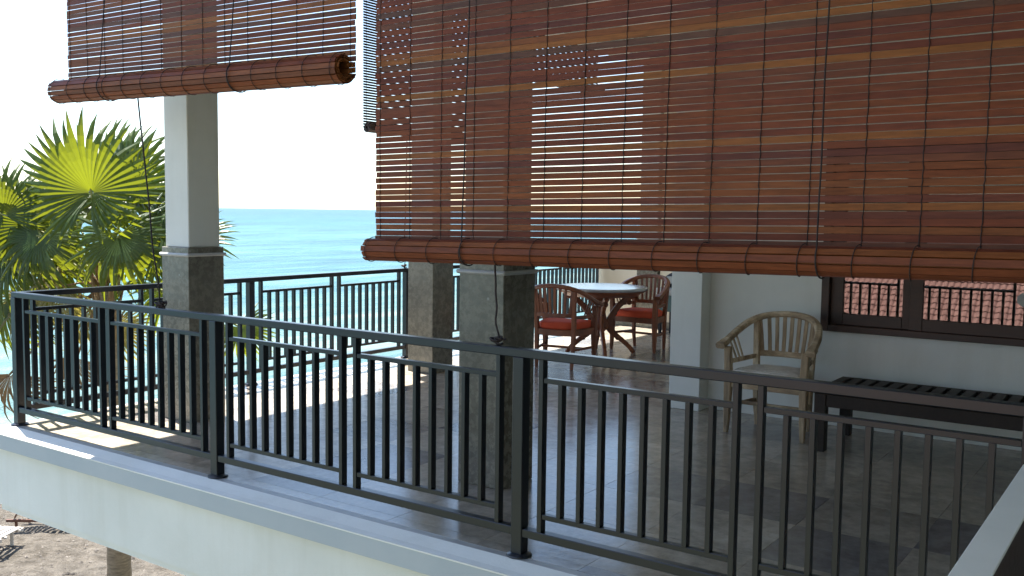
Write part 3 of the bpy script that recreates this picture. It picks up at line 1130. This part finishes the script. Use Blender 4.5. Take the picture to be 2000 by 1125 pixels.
# small cabinet by the far column with a bag on it
cb = empty('side_cabinet', (-5.62, 12.05, 0), 'small teal side cabinet standing behind the far armchair', 'cabinet')
MB().box(-0.26, 0.26, -0.2, 0.2, 0.34, 0.565, 0.006).build('drawer_box', M['teal'], cb)
MB().box(-0.28, 0.28, -0.22, 0.22, 0.5655, 0.66, 0.008).build('top', M['pale_cloth'], cb)
for sx in (-1, 1):
    for sy in (-1, 1):
        MB().box(sx * 0.23 - 0.02, sx * 0.23 + 0.02, sy * 0.17 - 0.02, sy * 0.17 + 0.02, 0.001, 0.339, 0.003).build('leg', M['black'], cb)
bgp = []
bag = empty('bag', (-5.62, 12.05, 0.661), 'black slouching bag with pale flap lying on the teal cabinet', 'bag')
sec = []
pth = []
for k in range(9):
    u = k / 8
    pth.append((-0.24 + 0.46 * u, 0, 0.015 + 0.11 * math.sin(math.pi * (0.12 + 0.8 * u))))
    hgt = 0.06 + 0.22 * math.sin(math.pi * (0.15 + 0.72 * u)) * (0.6 + 0.4 * u)
    sec.append(rect(0.16 + 0.05 * math.sin(math.pi * u), hgt, 0.03))
for p, s_ in zip(range(9), sec):
    pth[p] = (pth[p][0], 0, max(y for _, y in s_) + 0.002)
MB().sweep(pth, sec, up=(0, 0, 1), smooth=False).build('body', M['black'], bag)
MB().sweep([(p[0] + 0.005, p[1] - 0.13, p[2] + 0.03 - 0.01 * i) for i, p in enumerate(pth[:4])], rect(0.02, 0.10, 0.008)).build('flap', M['pale_cloth'], bag)

# ------------------------------------------------------------------ palm
PD = 14.0
pc = at(207, 560, PD)            # crown centre
base = Vector((pc.x + 0.25, pc.y - 0.05, GZ - 0.02))
palm = empty('fan_palm', base, 'tall fan palm with bright green leaves rising beyond the terrace corner', 'palm')
tk = []
rad = []
H = pc.z - base.z
for k in range(41):
    u = k / 40
    p = Vector((0, 0, 0)).lerp(pc - base, u) + Vector((0.12 * math.sin(u * 3.0), 0, 0)) * (1 - u)
    tk.append(p)
    rad.append((0.175 - 0.05 * u) * (1 + 0.05 * (k % 2)) + 0.05 * max(0, 0.1 - u) * 10)
MB().tube(tk, rad, 16).build('trunk', M['bark'], palm)
boots = MB()
for k in range(26):
    a = k * 2.4
    z = -0.9 + 1.15 * k / 25
    d = Vector((math.cos(a), math.sin(a), 0))
    p0 = Vector((0, 0, z)) + d * 0.10
    p1 = p0 + d * random.uniform(0.10, 0.17) + Vector((0, 0, random.uniform(0.28, 0.42)))
    boots.sweep([p0, (p0 + p1) / 2 + d * 0.02, p1], [rect(0.13, 0.035, 0.01), rect(0.085, 0.03, 0.008), rect(0.035, 0.015, 0.004)], up=d)
boots.build('leaf_boots', M['fibre'], palm, pc - base)


def fan_mesh(name, mat, n=44, spread=300, droop=0.35, cut=0.5, seed=0, fold=0.024, ragged=0.14, lift=0.45):
    """fan leaf of unit radius in the xy plane, axis +y, hub at the origin"""
    rnd = random.Random(seed)
    mb = MB()
    seg = 8
    da = R(spread) / n
    for i in range(n):
        a = -R(spread) / 2 + da * (i + 0.5)
        u = abs(a) / R(180)
        rl = (1.0 - 0.38 * u * u) * rnd.uniform(1 - ragged, 1)
        dr = droop * rnd.uniform(0.5, 1.9)
        bend = rnd.uniform(-0.05, 0.05)
        broken = rnd.random() < 0.2
        vs = []
        for k in range(seg + 1):
            t = k / seg
            r = 0.03 + rl * t
            if t <= cut:
                hw = math.tan(da / 2) * r * 1.02
            else:
                q = (t - cut) / (1 - cut)
                hw = math.tan(da / 2) * (0.03 + rl * cut) * 1.02 * (1 - q ** 1.4) + 0.0012
            aa = a + bend * max(0, t - cut)
            zc_ = lift * t * (max(0, math.cos(a)) ** 1.2 + 1.1 * max(0, -math.cos(a) + 0.15)) * (1 - 0.3 * t) - dr * max(0, t - 0.25) ** 2 - (0.55 * max(0, t - 0.68) if broken else 0)
            shrink = 1 - 0.18 * dr * max(0, t - 0.4)
            dx, dy = math.sin(aa), math.cos(aa)
            px, py = math.cos(aa), -math.sin(aa)
            f = fold * min(1, t * 3)
            c = Vector((dx * r * shrink, dy * r * shrink, zc_ + (f * hw * 14 if True else 0)))
            vs += [c + Vector((px, py, 0)) * -hw + Vector((0, 0, -f * hw * 14)), c, c + Vector((px, py, 0)) * hw + Vector((0, 0, -f * hw * 14))]
        fs = []
        for k in range(seg):
            o = k * 3
            fs += [(o, o + 1, o + 4, o + 3), (o + 1, o + 2, o + 5, o + 4)]
        mb.add(vs, fs, False)
    return mb.mesh(name, mat)


green = [fan_mesh('leaf', M['leaf'], 40, 330, 0.30, 0.56, 1, lift=0.6), fan_mesh('leaf', M['leaf'], 38, 290, 0.5, 0.52, 2), fan_mesh('leaf', M['leaf'], 36, 260, 0.85, 0.48, 3, lift=0.15)]
oldm = fan_mesh('leaf', M['leaf_old'], 36, 250, 1.0, 0.42, 4, ragged=0.25)
deadm = fan_mesh('leaf', M['leaf_dead'], 30, 170, 1.3, 0.35, 5, 0.05, 0.35)
mpp = PD / FPX
# hub pixel, depth offset, radius px, direction of the leaf axis in the picture (deg), lean towards(+)/away of its tip, mesh
leaves = [
    (178, 376, -0.55, 150, 93, 0.10, 0, 0.25), (222, 372, 0.5, 150, 72, -0.25, 1, 0.3), (196, 392, 0.8, 158, 103, -0.3, 0, 0.1),
    (262, 372, 0.3, 130, 58, -0.1, 0, 0.35), (300, 420, 0.2, 125, 18, 0.1, 1, 0.5), (60, 440, -0.1, 128, 140, 0.1, 1, 0.2),
    (40, 470, 0.4, 130, 168, -0.1, 0, 0.5), (78, 462, -0.35, 130, 238, 0.15, 2, 0.55), (20, 492, 0.2, 140, 252, 0.1, 2, 0.7),
    (232, 462, -0.5, 132, 282, 0.2, 2, 0.75), (285, 450, -0.2, 120, 318, 0.1, 2, 0.55), (372, 478, 0.7, 100, 4, 0.0, 1, 0.6),
    (150, 440, 0.7, 130, 150, -0.2, 1, 0.4), (130, 500, 0.5, 120, 232, 0.0, 2, 0.6), (8, 590, 0.3, 120, 262, 0.1, 2, 0.5),
    (330, 560, 0.9, 110, 300, 0.1, 2, 0.5), (470, 640, 0.6, 80, 300, 0.1, 2, 0.4), (-70, 420, 0.5, 130, 150, 0.0, 0, 0.4),
    (120, 560, -0.2, 105, 215, 0.1, 3, 0.6), (60, 585, 0.4, 110, 225, 0.1, 3, 0.6), (170, 610, 0.6, 100, 260, 0.1, 3, 0.5), (225, 640, 0.7, 95, 300, 0.1, 3, 0.5),
    (8, 420, -0.3, 125, 118, 0.1, 1, 0.15), (318, 462, -0.3, 105, 330, 0.1, 2, 0.5), (100, 452, 0.3, 120, 205, 0.1, 1, 0.4),
    (20, 730, 0.2, 120, 268, 0.05, 4, 0.3), (150, 700, 0.5, 110, 262, 0.05, 4, 0.3),
]
for i, (hx, hy, dd, rp, th, lean, mi, tip) in enumerate(leaves):
    hub = at(hx, hy, PD + dd)
    th = R(th)
    ax = (RIGHT * math.cos(th) + UP * math.sin(th) - FWD * lean).normalized()
    nn = (-FWD + UP * tip)                       # upper side of the blade turned to the viewer and to the sky
    nn = (nn - ax * nn.dot(ax)).normalized()
    xx = ax.cross(nn)
    mm = Matrix((xx, ax, nn)).transposed().to_4x4()
    mm.translation = hub - base
    me = (green + [oldm, deadm])[mi]
    o = link('leaf', me, palm)
    rad_ = rp * mpp * 1.1
    o.matrix_local = mm @ Matrix.Scale(rad_, 4)
    c0 = pc - base + Vector((0, 0, random.uniform(-0.35, 0.1)))
    h0 = hub - base
    mid = (c0 + h0) / 2 + Vector((0, 0, 0.22 if mi < 3 else 0.05))
    MB().tube(catmull([c0, mid, h0, h0 + (h0 - mid).normalized() * 0.05], 5), [0.02] * 5 + [0.016] * 6 + [0.012] * 5, 6).build('leaf_stalk', M['petiole'] if mi < 3 else M['fibre'], palm)

# ------------------------------------------------------------------ beach loungers
def lounger(loc, rz, back, mat, label):
    t = empty('sun_lounger', loc, label, 'sun lounger', None, rz)
    L, Wd = 1.85, 0.62
    for sy in (-1, 1):
        MB().box(-L / 2, L / 2, sy * Wd / 2 - 0.025, sy * Wd / 2 + 0.025, 0.25, 0.32, 0.006).build('side_rail', mat, t)
    for lx in (-L / 2 + 0.15, L / 2 - 0.2):
        for sy in (-1, 1):
            MB().box(lx - 0.03, lx + 0.03, sy * Wd / 2 - 0.055, sy * Wd / 2 - 0.026, -0.03, 0.30, 0.005).build('leg', mat, t)
    for k in range(9):
        x_ = -L / 2 + 0.06 + k * 0.13
        MB().box(x_, x_ + 0.085, -Wd / 2 + 0.026, Wd / 2 - 0.026, 0.295, 0.318, 0.003).build('slat', mat, t)
    bk = empty('backrest', (0.28, 0, 0.322))
    bk.parent = t
    bk.rotation_euler = (0, -back, 0)
    for k in range(5):
        MB().box(0.03 + k * 0.13, 0.115 + k * 0.13, -Wd / 2 + 0.03, Wd / 2 - 0.03, 0.002, 0.024, 0.003).build('slat', mat, bk)
    for sy in (-1, 1):
        MB().box(0.0, 0.68, sy * 0.2 - 0.02, sy * 0.2 + 0.02, -0.032, 0.0015, 0.004).build('rail', mat, bk)
    if back > 0.2:
        p = Matrix.Rotation(-back, 3, 'Y') @ Vector((0.46, 0, -0.03))
        for sy in (-1, 1):
            MB().sweep([(0.28 + p.x, sy * 0.2, 0.322 + p.z), (0.28 + p.x + 0.10, sy * 0.2, 0.30)], rect(0.03, 0.03, 0.004), up=(0, 1, 0)).build('prop', mat, t)
    return t


lounger((-17.75, 9.9, GZ + 0.04), R(218), R(30), M['lounger_wood'], 'brown wooden sun lounger with raised back on the sand').scale = (0.85, 0.9, 0.75)
lounger((-17.9, 8.3, GZ + 0.04), R(28), R(0), M['lounger_pale'], 'pale flat slatted sun lounger on the sand by brown lounger')

# ------------------------------------------------------------------ neighbouring house with tiled roof (seen mirrored in the window)
nb = empty('neighbour_house', (-6, -26, GZ), 'white neighbouring house with red clay tiled roof', 'house')
rt = MB()
tw, tl, slope = 0.215, 0.285, R(42)
yb_, zb_ = -20.2, -3.2
cs, sn = math.cos(slope), math.sin(slope)
prof = [(0.0, 0.0), (0.03, 0.0), (0.06, 0.012), (0.10, 0.035), (0.135, 0.042), (0.17, 0.035), (0.205, 0.01), (0.215, 0.0)]
for r__ in range(20):
    for c__ in range(74):
        X0 = -14 + c__ * tw
        j = random.uniform(-0.006, 0.006)
        vs = []
        for (lo_, dz) in ((0.0, 0.035), (tl + 0.03, 0.0)):
            s_ = r__ * tl + lo_ + j
            for (px, pz) in prof:
                vs.append((X0 + px, yb_ - s_ * cs + (pz + dz) * sn * 1.0, zb_ + s_ * sn + (pz + dz) * cs))
        n = len(prof)
        fs = [(k, k + 1, n + k + 1, n + k) for k in range(n - 1)]
        lo2 = len(vs)
        for (px, pz) in prof:
            s_ = r__ * tl + j
            vs.append((X0 + px, yb_ - s_ * cs + (pz + 0.012) * sn, zb_ + s_ * sn + (pz + 0.012) * cs))
        fs += [(k + 1, k, lo2 + k, lo2 + k + 1) for k in range(n - 1)]
        rt.add(vs, fs)
o = part(rt, 'roof_tiles', M['terracotta'], nb)
tag(o, kind='stuff')
topz = zb_ + 20 * tl * sn
topy = yb_ - 20 * tl * cs
part(MB().box(-14, 1.9, topy - 0.16, topy + 0.14, topz - 0.05, topz + 0.16, 0.05), 'ridge', M['terracotta'], nb)
bs = MB()
bs.add([(-14, yb_ + 0.02, zb_ - 0.06), (1.9, yb_ + 0.02, zb_ - 0.06), (1.9, topy, topz - 0.06), (-14, topy, topz - 0.06), (1.9, 2 * topy - yb_, zb_ - 0.06), (-14, 2 * topy - yb_, zb_ - 0.06)],
       [(0, 1, 2, 3), (3, 2, 4, 5), (0, 3, 5), (1, 4, 2)])
part(bs, 'roof_back', M['terracotta'], nb)
part(MB().box(-13.5, 1.4, 2 * topy - yb_ + 0.6, yb_ - 0.6, GZ, zb_ + 0.3), 'wall', M['white_paint'], nb)
